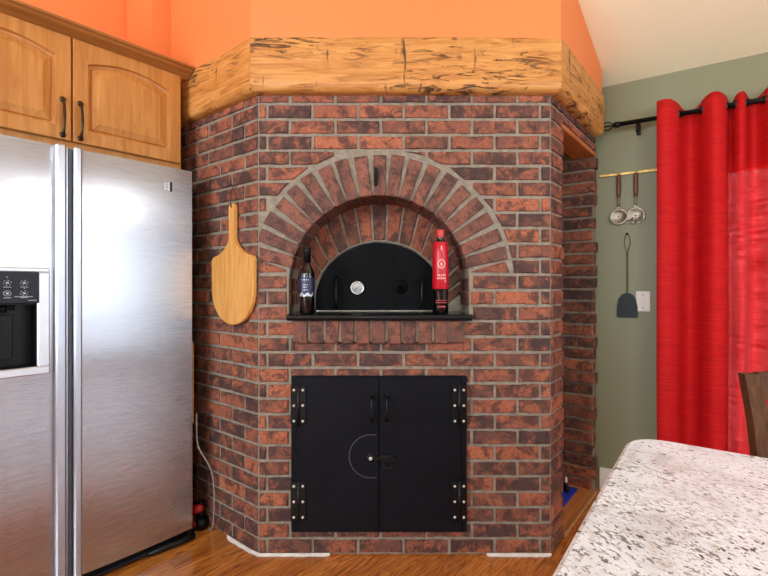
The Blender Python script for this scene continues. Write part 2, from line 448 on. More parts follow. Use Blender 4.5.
# floor / ceiling
plan=[LB,RD,GE,GN,LN]
MB().add([(p.x,p.y,0) for p in plan],[(0,1,2,3,4)]).build('floor',M['floor'])['kind']='structure'
MB().add([(p.x,p.y,ceil_z(p.x,p.y)) for p in plan],[(4,3,2,1,0)]).build('ceiling',M['cream'])['kind']='structure'
# left wall with boxed chase above the cabinet
wall_strip('wall_left',[LB,LW,LN],M['orange'])
CH=[(-1.4217,2.517),(-1.19,2.333),(-1.126,2.407)]
wall_strip('trim_1',CH,M['orange'],2.29)
# soffit wall over the beam
SF=[(-1.126,2.407),(-.5794,1.98),(.7692,1.98),(1.226,2.557),(.9,2.83)]
wall_strip('wall_back',SF,M['orange'],2.265)
# green wall, with the curtained window
WG=(1.3+.54,1.3+1.45,.20,1.83)
WG2=(1.3+1.70,1.3+4.1,.08,2.12)  # unseen window, added so the refrigerator door reflects bright to its right side
wall_windows('wall_right',GN,GE,[WG,WG2],M['green']); window(1,GN,GE,WG,None); window(5,GN,GE,WG2,None)
WR=(.35,3.65,.08,2.12)
wall_windows('wall_side',GE,RD,[WR],M['offwhite']); window(2,GE,RD,WR,None)
LF=(LB-RD).length
WF=(1.2,3.2,.8,2.2); WF2=(4.5,6.6,.8,2.6)
wall_windows('wall_front',RD,LB,[WF,WF2],M['offwhite']); window(3,RD,LB,WF,None); window(4,RD,LB,WF2,None)
# baseboard on the green wall
b=MB(); b.box(-.0,4.15,-.016,.0,0,.115); b.prism([(0,.115),(4.15,.115),(4.15,.13),(0,.13)],-.009,0)
tag(b.build('baseboard_right',M['white'],None,(G.x,G.y,0),ROT_G),kind='structure')

# ------------------------------------------------------------------ brick oven
CR=.06925                                   # one course
BL=.2032                                    # brick + joint
ARC_X,ARC_Z,RI,RO=-.0223,1.2,.400,.594
oven=thing('brick_oven','built-in red brick pizza oven with arched mouth and black iron doors','oven',(0,2.03,0))
ZT=2.045
def courses(mb,x0,x1,joint0,zmin,zmax,yf,yb,even_first,gap=.0135,skip=None,clip=None,half=None):
    """running bond between x0 and x1"""
    for k in range(31):
        z0,z1=k*CR+gap/2,(k+1)*CR-gap/2
        z0=max(z0,zmin); z1=min(z1,zmax)
        if z1-z0<.012: continue
        j=joint0 + (0 if (k%2==0)==even_first else BL/2)
        while j>x0: j-=BL
        while j<x1:
            a=max(j+gap/2,x0); c=min(j+BL-gap/2,x1); j+=BL
            if c-a<.02: continue
            polys=[[(a,z0),(c,z0),(c,z1),(a,z1)]]
            if clip: polys=clip(polys[0])
            for p in polys:
                if len(p)>=3 and not (skip and skip(p)): mb.brick(p,yf,yb)
def hp(poly,nx,nz,d):
    """keep the part of poly with n.p >= d"""
    out=[]
    for i in range(len(poly)):
        a,b=poly[i],poly[(i+1)%len(poly)]; da=nx*a[0]+nz*a[1]-d; db=nx*b[0]+nz*b[1]-d
        if da>=0: out.append(a)
        if da*db<0:
            t=da/(da-db); out.append((a[0]+(b[0]-a[0])*t,a[1]+(b[1]-a[1])*t))
    return out
SH_B,SH_T=1.043,1.071                        # black shelf slab
def front_clip(p):
    cx=sum(q[0] for q in p)/len(p); cz=sum(q[1] for q in p)/len(p)
    z1=max(q[1] for q in p); z0=min(q[1] for q in p)
    # soldier course below the shelf
    X0,X1=-.40,.352; Z0=.942
    res=[p]
    def outside_rect(poly,x0,x1,za,zb):
        out=[]
        l=hp(poly,-1,0,-x0); r=hp(poly,1,0,x1)
        m=hp(hp(poly,1,0,x0),-1,0,-x1)
        if l: out.append(l)
        if r: out.append(r)
        if m:
            lo=hp(m,0,-1,-za); up=hp(m,0,1,zb)
            if lo: out.append(lo)
            if up: out.append(up)
        return out
    if z1>Z0 and z0<SH_B: res=outside_rect(p,X0,X1,Z0,SH_B)
    out=[]
    for q in res:
        a=min(t[1] for t in q); b_=max(t[1] for t in q)
        if b_>SH_B-.004 and a<1.25:
            out+= [t for t in (hp(q,-1,0,-(ARC_X-RI-.012)),hp(q,1,0,ARC_X+RI+.012)) if t]
        elif a>=1.24:
            c0=(sum(t[0] for t in q)/len(q)-ARC_X,sum(t[1] for t in q)/len(q)-ARC_Z)
            if c0[0]**2+c0[1]**2 > (RO+.35)**2: out.append(q); continue
            far=max(math.hypot(t[0]-ARC_X,t[1]-ARC_Z) for t in q)
            if far<RO+.02: continue
            L=math.hypot(*c0); nx,nz=c0[0]/L,c0[1]/L
            # aim at the outermost corner a little so corner scraps survive
            t=hp(q,nx,nz,nx*ARC_X+nz*ARC_Z+RO+.012)
            if t: out.append(t)
        else: out.append(q)
    return out
def behind_doors(p):
    return all(-.38<q[0]<.335 and .13<q[1]<.775 for q in p)
fw=MB()
courses(fw,-.562+.006,.745-.005,-.522,.004,ZT,-.004,.03,True,clip=front_clip,skip=behind_doors)
# small filler at each end of the arch
fw.brick([(-.556,1.256),(ARC_X-RI-.014,1.256),(ARC_X-RI-.014,1.268),(-.556,1.312)],-.003,.03)
for sgn in(1,):
    fw.brick([(ARC_X+sgn*(RI+.014),1.256),(ARC_X+sgn*(RO-.012),1.256),(ARC_X+sgn*(RO-.03),1.305),(ARC_X+sgn*(RI+.014),1.262)],-.003,.03)
fw.mi=1
fw.box(-.562,.745,.004,.25,0,.94)
pts=[(-.562,.94),(ARC_X-RI-.004,.94),(ARC_X-RI-.004,ARC_Z)]
N=40
for i in range(1,N): a=PI-PI*i/N; pts.append((ARC_X+(RI+.004)*math.cos(a),ARC_Z+(RI+.004)*math.sin(a)))
pts+=[(ARC_X+RI+.004,ARC_Z),(ARC_X+RI+.004,.94),(.745,.94),(.745,ZT),(-.562,ZT)]
# concave outline cut into convex strips
half=len(pts)
def strip(a0,a1):
    top=[];
arc=[(ARC_X+(RI+.004)*math.cos(PI-PI*i/N),ARC_Z+(RI+.004)*math.sin(PI-PI*i/N)) for i in range(N+1)]
for i in range(N):
    (xa,za),(xb,zb)=arc[i],arc[i+1]
    fw.prism([(xa,za),(xb,zb),(xb,ZT),(xa,ZT)],.004,.25)
fw.box(-.562,ARC_X-RI-.004,.004,.25,.94,ZT); fw.box(ARC_X+RI+.004,.745,.004,.25,.94,ZT)
fw.box(ARC_X-RI-.004,ARC_X+RI+.004,.004,.25,.94,SH_B)
fw.build('front_wall',[M['brick'],M['mortar']],oven)
# arch ring
ar=MB()
NV=19; A0,A1=R(14.5),R(165.5)
for i in range(NV):
    a=A0+(A1-A0)*i/(NV-1)+random.uniform(-.006,.006); er=(math.cos(a),math.sin(a)); et=(-er[1],er[0])
    wi,wo=.0245,.0285; ri=RI-.002; ro=RO-.012+random.uniform(-.006,.004)
    q=[(ARC_X+er[0]*r_+et[0]*w,ARC_Z+er[1]*r_+et[1]*w) for r_,w in((ri,-wi),(ro,-wo),(ro,wo),(ri,wi))]
    q=hp(q,1,0,-.562+.006); q=hp(q,0,1,1.2525)
    if len(q)>2: ar.brick(q,-.008,.21)
# jamb bricks that line the mouth below the springing
for k in range(4):
    z0=max(SH_T+.002,SH_T-.03+k*.0665); z1=min(SH_T-.03+(k+1)*.0665-.012,1.25)
    if z1-z0<.015: continue
    ar.brick([(ARC_X-RI-.010,z0),(ARC_X-RI+.003,z0),(ARC_X-RI+.003,z1),(ARC_X-RI-.010,z1)],.02,.21)
    ar.brick([(ARC_X+RI-.003,z0),(ARC_X+RI+.010,z0),(ARC_X+RI+.010,z1),(ARC_X+RI-.003,z1)],.02,.21)
ar.build('arch',M['brick_arch'],oven)
# inner arch around the oven door
ia=MB()
DW,DH0,DH=.33,1.12,.303                      # door half width, spring height, rise
def door_pt(a): return (ARC_X+DW*math.cos(a),DH0+DH*math.sin(a))
NI=17
for i in range(NI):
    a=R(2)+(PI-R(4))*i/(NI-1); 
    da=(PI-R(4))/(NI-1)/2
    def out_pt(t):
        t=max(.0,min(PI,t)); return (ARC_X+(RI+.03)*math.cos(t),ARC_Z-.02+(RI+.03)*math.sin(t))
    g=.011
    p0,p1=door_pt(a-da*.86),door_pt(a+da*.86); o0,o1=out_pt(a-da*.84),out_pt(a+da*.84)
    q=[p0,o0,o1,p1]; q=hp(q,0,1,SH_T+.001)
    if len(q)>2: ia.brick(q,.214,.30,.004)
ia.mi=1
for i in range(40):
    a,b2=PI*i/40,PI*(i+1)/40
    p0,p1=(ARC_X+(DW-.006)*math.cos(a),DH0+(DH-.006)*math.sin(a)),(ARC_X+(DW-.006)*math.cos(b2),DH0+(DH-.006)*math.sin(b2))
    o0,o1=(ARC_X+.47*math.cos(a),DH0+.52*math.sin(a)),(ARC_X+.47*math.cos(b2),DH0+.52*math.sin(b2))
    ia.prism([p0,o0,o1,p1],.222,.30)
for s in(-1,1):
    xa,xb=sorted((ARC_X+s*(DW-.006),ARC_X+s*.47)); ia.box(xa,xb,.222,.30,SH_B,DH0)
ia.build('inner_arch',[M['brick_inner'],M['mortar']],oven)
# soldier course below shelf
sc=MB(); n=11; x0,x1=-.40,.352; w=(x1-x0)/n
for i in range(n):
    drop=.004*math.sin(PI*(i+.5)/n)
    sc.brick([(x0+i*w+.006,.944-drop),(x0+(i+1)*w-.006,.944-drop),(x0+(i+1)*w-.005,SH_B-.002),(x0+i*w+.005,SH_B-.002)],-.028+random.uniform(-.003,.003),.03)
sc.mi=1; sc.box(x0,x1,-.016,.02,.95,SH_B-.001)
sc.build('soldier_course',[M['brick_arch'],M['mortar']],oven)
# shelf slab: lies in the mouth, rounded nosing in front
sh=MB(); sec=[]
for i in range(9): a=-PI/2+PI*i/8; sec.append((-.036-.014*math.cos(a),(SH_B+SH_T)/2+.014*math.sin(a)))
sh.add([(x,y,z) for x in(-.424,.385) for y,z in [(.0,SH_B)]+sec+[(.0,SH_T)]],
       [list(range(11))[::-1],list(range(11,22))]+[(i,i+1,i+12,i+11) for i in range(10)]+[(10,0,11,21)])
sh.box(ARC_X-RI,ARC_X+RI,0,.33,SH_B+.0005,SH_T-.0005)
sh.build('shelf_slab',M['slab'],oven)
# oven mouth door
od=MB(); q=[(ARC_X-DW+.012,SH_T+.002)]+[(ARC_X+(DW-.012)*math.cos(PI-PI*i/36),DH0+(DH-.012)*math.sin(PI-PI*i/36)) for i in range(37)]+[(ARC_X+DW-.012,SH_T+.002)]
od.prism(q,.236,.26)
odo=od.build('oven_mouth_door',M['ovenblack'],oven)
rim=MB(); rim.tube([(x,.234,z) for x,z in [(ARC_X-DW+.007,SH_T+.004)]+[(ARC_X+(DW-.007)*math.cos(PI-PI*i/36),DH0+(DH-.007)*math.sin(PI-PI*i/36)) for i in range(37)]+[(ARC_X+DW-.007,SH_T+.004)]],.003,6)
rim.box(ARC_X-DW+.03,ARC_X+DW-.03,.222,.234,SH_T,SH_T+.0035)
tag(rim.build('door_rim',M['pewter'],odo),'thin pale metal rim')
for x in(ARC_X-.2135,ARC_X+.2085):
    h=MB(); h.tube([(x,.236,1.215),(x,.215,1.225),(x,.208,1.24),(x,.206,1.235),(x,.206,1.10),(x,.215,1.09),(x,.236,1.085)],.0075,8)
    h.build('handle',M['iron2'],odo)
v=MB()
for i in range(34): xx=ARC_X-.22+.44*i/33; v.cyl((xx,.237,1.092),(xx,.234,1.092),.0032,6)
v.build('vent_row',M['iron'],odo)
t=MB(); t.lathe([(.034,.238),(.034,.228),(.031,.226),(.028,.229),(.0,.229)],(ARC_X-.1105,0,1.186),28,'y'); th=t.build('thermometer',[M['chrome']],odo)
t=MB(); t.lathe([(.029,.229),(.029,.2275),(0,.2275)],(ARC_X-.1105,0,1.186),28,'y'); t.mi=1
cx,cz=ARC_X-.1105,1.186
t.add([(cx-.013,.2270,cz-.011),(cx-.011,.2270,cz-.013),(cx+.018,.2270,cz+.016)],[(0,1,2)])
for k in range(9):
    a=R(225-270*k/8); c_,s_=math.cos(a),math.sin(a)
    t.add([(cx+c_*.020-s_*.001,.227,cz+s_*.020+c_*.001),(cx+c_*.026-s_*.001,.227,cz+s_*.026+c_*.001),(cx+c_*.026+s_*.001,.227,cz+s_*.026-c_*.001),(cx+c_*.020+s_*.001,.227,cz+s_*.020-c_*.001)],[(0,1,2,3)])
t.build('dial',[M['dial'],M['blackp']],odo)
t=MB(); t.lathe([(.034,.237),(.034,.231),(.028,.229),(.0,.229)],(ARC_X+.105,0,1.19),28,'y'); t.build('round_boss',M['ovenblack'],odo)
# hook on the keystone
h=MB(); h.tube([(-.036,-.004,1.70),(-.036,-.022,1.70),(-.036,-.028,1.69),(-.036,-.026,1.645),(-.036,-.034,1.638)],.006,8); h.box(-.044,-.028,-.012,-.008,1.642,1.722,.002)
h.build('hook',M['iron2'],oven)
# side panels
lf=MB()
courses(lf,-.96,-.006,0,.004,ZT,-.004,.03,True); lf.mi=1; lf.box(-.97,0,.004,.12,0,ZT)
o=lf.build('left_wall',[M['brick'],M['mortar']],oven); o.location=(-.562,0,0); o.rotation_euler=(0,0,ROT_L)
rp=MB()
for k in range(30):
    z0,z1=k*CR+.006,min((k+1)*CR-.006,ZT)
    if z1-z0<.01: continue
    x1=.168+random.uniform(-.008,.006)
    rp.brick([(.006,z0),(x1,z0),(x1,z1),(.006,z1)],-.004,.10)
# courses carried over the alcove
courses(rp,.18,.76,.07,1.972,ZT,-.004,.08,True)
rp.mi=1; rp.box(0,.165,.004,.12,0,ZT); rp.box(.165,.76,.004,.09,1.968,ZT)
# alcove shell: inner side and back
rp.box(.14,.165,.12,.75,0,ZT); rp.box(.14,.80,.72,.75,0,ZT)
o=rp.build('right_pier',[M['brick'],M['mortar']],oven); o.location=(.745,0,0); o.rotation_euler=(0,0,ROT_R)
li=MB(); li.box(.155,.775,-.002,.12,1.944,1.966,.004); o=li.build('lintel',M['lintel'],oven); o.location=(.745,0,0); o.rotation_euler=(0,0,ROT_R)
pl=MB()
for k in range(29):
    z0,z1=k*CR+.007,(k+1)*CR-.007; z1=min(z1,1.94)
    e=random.uniform(-.012,.006)
    for x0,x1 in((-.2,e),(-.41,-.212),(-.62,-.422)):
        pl.brick([(x0,z0),(x1,z0),(x1,z1),(x0,z1)],-.008+random.uniform(-.004,.003),.05,.005,.0025)
pl.mi=1; pl.box(-.70,-.012,.004,.05,0,1.94)
o=pl.build('alcove_pillar',[M['brick'],M['mortar']],oven); o.location=(1.217,.596,0); o.rotation_euler=(0,0,ROT_L)

# iron double door (surface mounted)
DX0,DX1,DM,DZ0,DZ1=-.4105,.366,-.0222,.107,.798
fr=MB(); fr.box(DX0,DX1,-.018,-.006,DZ0,DZ1,.002)
fro=fr.build('door_frame',M['iron'],oven)
for nm,xa,xb,sg in(('l',DX0+.026,DM-.0015,-1),('r',DM+.0015,DX1-.026,1)):
    d=MB(); d.box(xa,xb,-.030,-.018,DZ0+.006,DZ1-.006,.002)
    do=d.build('iron_door',M['iron'],oven)
    hx=(DX0+.035) if sg<0 else (DX1-.036)
    for zc in(.671,.2495):
        h=MB(); h.box(hx-.034,hx-.002,-.036,-.018,zc-.085,zc+.085,.002); h.box(hx+.002,hx+.034,-.036,-.030,zc-.085,zc+.085,.002)
        h.cyl((hx,-.036,zc-.09),(hx,-.036,zc+.09),.007,10)
        h.mi=1
        for dx in(-.0195,.0195):
            for dz in(-.068,0,.068): h.lathe([(.0062,-.036),(.0062,-.038),(.003,-.0405),(0,-.0405)],(hx+dx,0,zc+dz),10,'y')
        h.build('hinge',[M['iron2'],M['rivet']],do)
    x=-.054 if sg<0 else .012
    h=MB(); h.box(x-.012,x+.012,-.036,-.030,.700,.728,.003); h.box(x-.008,x+.008,-.034,-.030,.596,.612,.002)
    h.tube([(x,-.034,.712),(x,-.060,.705),(x,-.066,.690),(x,-.066,.630),(x,-.060,.612),(x,-.034,.604)],.0065,8)
    h.build('pull_handle',M['iron2'],do)
    if sg<0:
        s=MB(); c_=(-.058,.447)
        ring=[(c_[0]+.098*math.cos(2*PI*i/48),-.0302,c_[1]+.098*math.sin(2*PI*i/48)) for i in range(48)]
        for i in range(48):
            a=2*PI*i/48; b2=2*PI*(i+1)/48
            if c_[0]+.1*math.cos(a)>DM-.004 or c_[0]+.1*math.cos(b2)>DM-.004: continue
            s.add([(c_[0]+r_*math.cos(t_),-.0303,c_[1]+r_*math.sin(t_)) for r_,t_ in((.0935,a),(.0965,a),(.0965,b2),(.0935,b2))],[(0,1,2,3)])
        tag(s.build('scuff_ring',M['scuff'],do),'faint chalky ring rubbed into the black paint')
        l=MB(); l.lathe([(.018,-.030),(.018,-.034),(.014,-.036),(0,-.036)],(-.058,0,.442),16,'y')
        l.box(-.058,.022,-.044,-.036,.435,.449,.002); l.mi=1; l.lathe([(.0085,-.044),(.0085,-.047),(.004,-.050),(0,-.050)],(-.058,0,.442),12,'y')
        l.build('latch_bar',[M['iron2'],M['rivet']],do)
    else:
        l=MB(); l.box(-.016,.040,-.040,-.030,.424,.456,.002); l.tube([(.0,-.042,.424),(.0,-.046,.400),(.034,-.046,.400),(.034,-.042,.424)],.003,6); l.cyl((.046,-.030,.441),(.046,-.052,.441),.008,10)
        l.build('latch_keep',M['iron2'],do)

# timber beam wrapped round the top of the oven
beam=thing('mantel_beam','rough hewn honey timber beam capping the brick oven on three sides','beam',(0,2.03,2.045))
def beam_part(x0f,x1f,seed,loc,rot):
    """x0f/x1f: functions of y giving the (mitred) ends"""
    y0,y1,z0,z1=-.055,.10,0.0,.236
    sec=[(y1,z0),(.03,z0),(-.02,z0),(-.042,z0+.006),(-.052,z0+.020)]+[(y0,z0+.04+(z1-z0-.055)*i/7) for i in range(8)]+[(y0+.004,z1-.004),(y0+.012,z1),(.03,z1),(y1,z1)]
    NX=90; rows=[]
    for i in range(NX+1):
        r=[]
        for (y,z) in sec:
            x=x0f(y)+(x1f(y)-x0f(y))*i/NX
            d=0
            if y<.0:
                p=Vector((x*5+seed,y*10,z*14)); d=.0035*noise.noise(p)+.002*noise.noise(p*3.1)
                if z<.05: d+=.005*noise.noise(Vector((x*9+seed,1,3)))
            zz=z+(.004*noise.noise(Vector((x*6+seed,7,z*3))) if z<.03 and y<-.03 else 0)
            r.append((x,y+d,zz))
        rows.append(r)
    b=MB(); b.grid(rows,True,True); n=len(sec)
    b.add(rows[0],[list(range(n))]); b.add(rows[-1],[list(range(n))[::-1]])
    o=b.build('beam_section',M['beam'],beam); o.location=loc; o.rotation_euler=(0,0,rot)
tl,tr=math.tan(R(19.2)),math.tan(R(25.8))
beam_part(lambda y:-.562+y*tl,lambda y:.745-y*tr,3,(0,0,0),0)
beam_part(lambda y:-.93,lambda y:-y*tl,17,(-.562,0,0),ROT_L)
beam_part(lambda y:y*tr,lambda y:.736,41,(.745,0,0),ROT_R)

# alcove floor plank with things on it
b=MB(); b.box(.168,.755,.0,.70,0.001,.016,.003); b.mi=1; b.box(.168,.755,-.012,.0,0.001,.019,.003)
tag(b.build('trim_2',[M['plank'],M['slat']],None,(.745,2.03,0),ROT_R),kind='structure')
bag=thing('blue_package','flat bright blue package lying on the plank in the alcove right of the oven','package',(.9045,2.5735,.016),ROT_R)
b=MB(); rows=[]
for i in range(9):
    rows.append([(-.17+.34*i/8,-.135+.25*k/6,.012+.034*math.sin(PI*min(1,max(0,i/8)))**.5*math.sin(PI*k/6)**.5+.006*noise.noise(Vector((i*.7,k*.9,2)))) for k in range(7)])
b.grid(rows,True,True); b.grid([[(x,y,.001) for x,y,z in r] for r in rows],True,False)
b.grid([[(r[0]) for r in rows],[(r[0][0],r[0][1],.001) for r in rows]],True,True); b.grid([[(r[-1]) for r in rows],[(r[-1][0],r[-1][1],.001) for r in rows]],True)
b.build('wrapper',M['blue'],bag)
b=MB(); b.tube([(.057+.010*math.cos(2*PI*i/14),-.105,.088+.018*math.sin(2*PI*i/14)) for i in range(14)],.0035,6,closed=True)
tag(b.build('loop_handle',M['whitep'],bag),'white loop handle')
b=MB(); b.tube([(.057,-.105,.012),(.057,-.105,.045),(.055,-.105,.068)],[.014,.016,.010],10); b.tube([(.056,-.105,.05),(.03,-.108,.075),(.018,-.108,.082)],[.010,.013,.008],8)
tag(b.build('clip',M['blackp'],bag),'black clip')

# torn paper strips along the foot of the masonry
def paper(pts,w,label):
    b=MB(); rows=[]
    for i,(x,y) in enumerate(pts):
        a=Vector(pts[max(0,i-1)]); c=Vector(pts[min(len(pts)-1,i+1)]); d=(c-a).normalized(); nrm=Vector((d.y,-d.x))
        ww=w*(.7+.6*abs(noise.noise(Vector((i*.37,w*90,1)))))*(1 if 0<i<len(pts)-1 else .4)
        rows.append([(x,y,.011),(x+nrm.x*ww*.5,y+nrm.y*ww*.5,.009),(x+nrm.x*ww,y+nrm.y*ww,.002),(x,y,.0012)])
    b.grid(rows,True,False); o=b.build('paper_strip',M['caulk']); tag(o,label,'paper strip'); return o
def dens(pts,n=14):
    out=[]
    for a,c in zip(pts[:-1],pts[1:]):
        for i in range(n): out.append((a[0]+(c[0]-a[0])*i/n,a[1]+(c[1]-a[1])*i/n))
    return out+[pts[-1]]
paper(dens([(-.745,2.166),(-.60,2.048),(-.55,2.018),(-.24,2.019)]),.017,'torn white paper edging curving round the left foot of the brick oven')
paper(dens([(.455,2.019),(.742,2.019)],20),.022,'short straight white paper strip at the right foot of the brick oven')

# ------------------------------------------------------------------ bottles on the shelf
def bottle(name,label,loc,prof,parts,cat='bottle'):
    t=thing(name,label,cat,loc)
    b=MB(); b.lathe(prof,n=32); b.build('bottle_body',M['bottle'],t)
    for nm,pr,mt in parts:
        b=MB(); b.lathe(pr,n=32); b.build(nm,mt,t)
    return t
wb=bottle('wine_bottle','slim dark wine bottle with navy label at left end of black shelf',(-.342,2.025,SH_T),
    [(.0,.003),(.028,0),(.0335,.004),(.0335,.17),(.032,.185),(.024,.205),(.0155,.222),(.0145,.28),(.0155,.282),(.0155,.292),(0,.292)],
    [('label_band',[(.0339,.085),(.0342,.086),(.0342,.160),(.0339,.161)],M['navy']),
     ('foil_capsule',[(.0160,.228),(.0153,.28),(.0162,.283),(.0162,.293),(.010,.294),(0,.294)],M['blackp'])])
b=MB()
for i in range(9):
    a0=R(-150+13*i); 
    for z,h in((.080,.012),):
        z+=.006*noise.noise(Vector((i*.8,4,1))); 
        p=[(.0346*math.cos(a),.0346*math.sin(a)) for a in(a0,a0+R(13.2))]
        b.add([(*p[0],z),(*p[1],z),(*p[1],z+h+.006*math.sin(i*1.7)),(*p[0],z+h+.006*math.sin(i*1.7-1.7))],[(0,1,2,3)])
for j,(z,a_,a2) in enumerate([(.150,-125,-60),(.128,-118,-66),(.118,-112,-72),(.105,-116,-70)]):
    q=[(.0346*math.cos(R(a)),.0346*math.sin(R(a))) for a in range(a_,a2,6)]
    for p0,p1 in zip(q[:-1:2],q[1::2]): b.add([(*p0,z),(*p1,z),(*p1,z+.004),(*p0,z+.004)],[(0,1,2,3)])
b.build('label_print',M['silverfoil'],wb)
rb=bottle('tall_bottle','tall bottle in a bright red sleeve at right end of black shelf',(.252,2.03,SH_T),
    [(.0,.003),(.030,0),(.035,.004),(.035,.20),(.033,.25),(.030,.30),(.0165,.315),(.0150,.36),(.0165,.362),(.0165,.372),(0,.372)],
    [('red_sleeve',[(.0355,.112),(.0360,.113),(.0360,.22),(.0345,.27),(.0325,.318),(.0315,.319)],M['redsleeve']),
     ('cap',[(.0165,.340),(.0172,.341),(.0172,.373),(.015,.375),(0,.375)],M['redcap'])])
b=MB()
def wrap(mb,a,z,da,dz,r=.0367):
    p=[(r*math.cos(R(t)),r*math.sin(R(t))) for t in(a-da,a+da)]
    mb.add([(*p[0],z-dz),(*p[1],z-dz),(*p[1],z+dz),(*p[0],z+dz)],[(0,1,2,3)])
for k in range(20):
    t0=2*PI*k/20; wrap(b,-90+24*math.cos(t0),.222+.018*math.sin(t0),4.2,.0024,.0366-.0006*math.sin(t0))
for k in range(5): wrap(b,-90,.214+.004*k,9-abs(k-1.5)*3,.002,.0366)
b.build('emblem',M['pinkprint'],rb); b=MB()
for row,(z,sp) in enumerate(((.172,13),(.158,13))):
    for k in range(5): 
        wrap(b,-90+(k-2)*sp,z,4.2,.0042 if (k+row)%2 else .003)
        wrap(b,-90+(k-2)*sp+3,z+.003,2,.002)
wrap(b,-62,.145,5,.004);
b.build('lettering',M['pinkprint'],rb)
b=MB(); wrap(b,-90,.292,5,.010,.0345); b.build('neck_mark',M['pinkprint'],rb)
b=MB()
for k in range(9): wrap(b,-130+10*k,.052,4.2,.0016,.0354)
for k in range(9): wrap(b,-130+10*k,.062,4.2,.0012,.0354)
for k in range(6): wrap(b,-115+10*k,.034,3.2,.0035,.0354)
b.build('label_print',M['redcap'],rb)

# ------------------------------------------------------------------ pizza peel on the left face
LFv=Vector((math.cos(ROT_L),math.sin(ROT_L)))
po=Vector((-.562,2.03))+LFv*(-.162)+Vector((LFv.y,-LFv.x))*.0075
peel=thing('pizza_peel','wooden pizza peel hanging on the left brick face of the oven','pizza peel',(po.x,po.y,1.015),ROT_L)
out=[]
W=.166; 
for i in range(25): a=PI+PI*i/24; out.append((W*math.cos(a),.16+.16*math.sin(a)))
out+=[(W+.002,.30),(W-.004,.312)]
for i in range(1,9): t=i/8; out.append((W-.01-(W-.036)*t, .318+.020*math.sin(t*1.2)+.050*t**3))
out+=[(.022,.40),(.020,.44),(.022,.545),(.019,.557),(.010,.563)]
full=out+[(-x,z) for x,z in reversed(out[25:])]
b=MB(); n=len(full)
cxx=0
front=[(x*.985,-.022,.28+(z-.28)*.985) for x,z in full]; mid=[(x,-.018,z) for x,z in full]; back=[(x,-.004,z) for x,z in full]
b.add(front+mid+back,[list(range(n)),list(range(3*n-1,2*n-1,-1))]+[(r*n+i,r*n+n+i,r*n+n+(i+1)%n,r*n+(i+1)%n) for r in(0,1) for i in range(n)])
b.build('blade',M['peel'],peel)
b=MB(); b.cyl((0,-.0225,.548),(0,-.0215,.548),.005,12); b.build('hanging_hole',M['blackp'],peel)
b=MB(); b.tube([(0,-.024,.548),(.003,-.027,.58),(.002,-.02,.63),(-.003,-.0095,.648),(-.004,-.018,.63),(-.004,-.026,.58),(0,-.024,.548)],.0022,6); b.build('hanging_cord',M['string'],peel)
b=MB(); b.lathe([(.0045,-.030),(.0045,-.027),(.002,-.027),(.002,.006)],(0,0,0),10,'y')
no=po; nl=b.build('nail',M['bronze'],None,(po.x,po.y,1.663),ROT_L); tag(nl,'small nail in the brick holding the cord of the wooden peel','nail')

# ------------------------------------------------------------------ refrigerator
FX,FY=-.9085,2.153
fridge=thing('refrigerator','side by side stainless steel refrigerator with ice dispenser, left of the oven','refrigerator',(FX,FY,0),ROT_W)
b=MB(); b.box(-.905,-.006,.085,.585,.03,1.72,.006); b.build('cabinet_body',M['panel'],fridge)
def bowed(x0,x1,bow,ex0,ex1,hole=None):
    """door whose front bulges; x0 left, x1 right"""
    b=MB(); NX=24; c=(x0+x1)/2; h=(x1-x0)/2
    fy=lambda x:-bow*(1-((x-c)/h)**2)
    z0,z1=.05,1.735
    def piece(xa,xb,za,zb,n):
        rows=[]
        for i in range(n+1):
            x=xa+(xb-xa)*i/n; rows.append([(x,fy(x),za),(x,fy(x),zb)])
        b.grid(rows,True,True)
        return rows
    if hole:
        hx0,hx1,hz0,hz1=hole
        piece(x0,hx0,z0,z1,6); piece(hx0,hx1,z0,hz0,14); piece(hx0,hx1,hz1,z1,14); piece(hx1,x1,z0,z1,6)
    else: piece(x0,x1,z0,z1,NX)
    xs=[x0+(x1-x0)*i/NX for i in range(NX+1)]
    for z,fl in((z0,False),(z1,True)):
        b.grid([[(x,fy(x),z),(x,.08,z)] for x in xs],False,not fl)
    b.add([(x0,0,z0),(x0,.08,z0),(x0,.08,z1),(x0,0,z1)],[(0,3,2,1)]); b.add([(x1,0,z0),(x1,.08,z0),(x1,.08,z1),(x1,0,z1)],[(0,1,2,3)])
    b.add([(x0,.08,z0),(x1,.08,z0),(x1,.08,z1),(x0,.08,z1)],[(3,2,1,0)])
    return b,fy
HOLE=(-.80,-.600,.895,1.135)
b,fyL=bowed(-.91,-.502,.007,0,0,HOLE)
fd=b.build('freezer_door',M['steel'],fridge)
b,fyR=bowed(-.488,0,.009,0,0)
rd=b.build('fridge_door',M['steel'],fridge)
# full height edge handles
b=MB(); b.box(-.546,-.512,-.034,.0,.052,1.737,.006); b.box(-.512,-.502,-.020,.01,.052,1.733,.003); b.build('edge_handle',M['trim_steel'],fd)
b=MB(); b.box(-.487,-.459,-.034,.0,.052,1.737,.006); b.build('edge_handle',M['trim_steel'],rd)
b=MB(); b.box(-.502,-.486,-.012,.02,.052,1.73,.003); b.build('handle_groove',M['grey_groove'],rd)
# badge
b=MB(); b.box(-.108,-.098,-.008-.0,.0,1.625,1.667); b.mi=1; b.box(-.131,-.128,-.0085,.0,1.627,1.665); b.box(-.116,-.1085,-.0085,.0,1.627,1.665)
for z in(1.632,1.645,1.656): b.box(-.126,-.118,-.0085,.0,z,z+.004)
bo=b.build('badge',[M['blackp'],M['bezel']],rd); bo.location=(0,fyR(-.113)+.005,0)
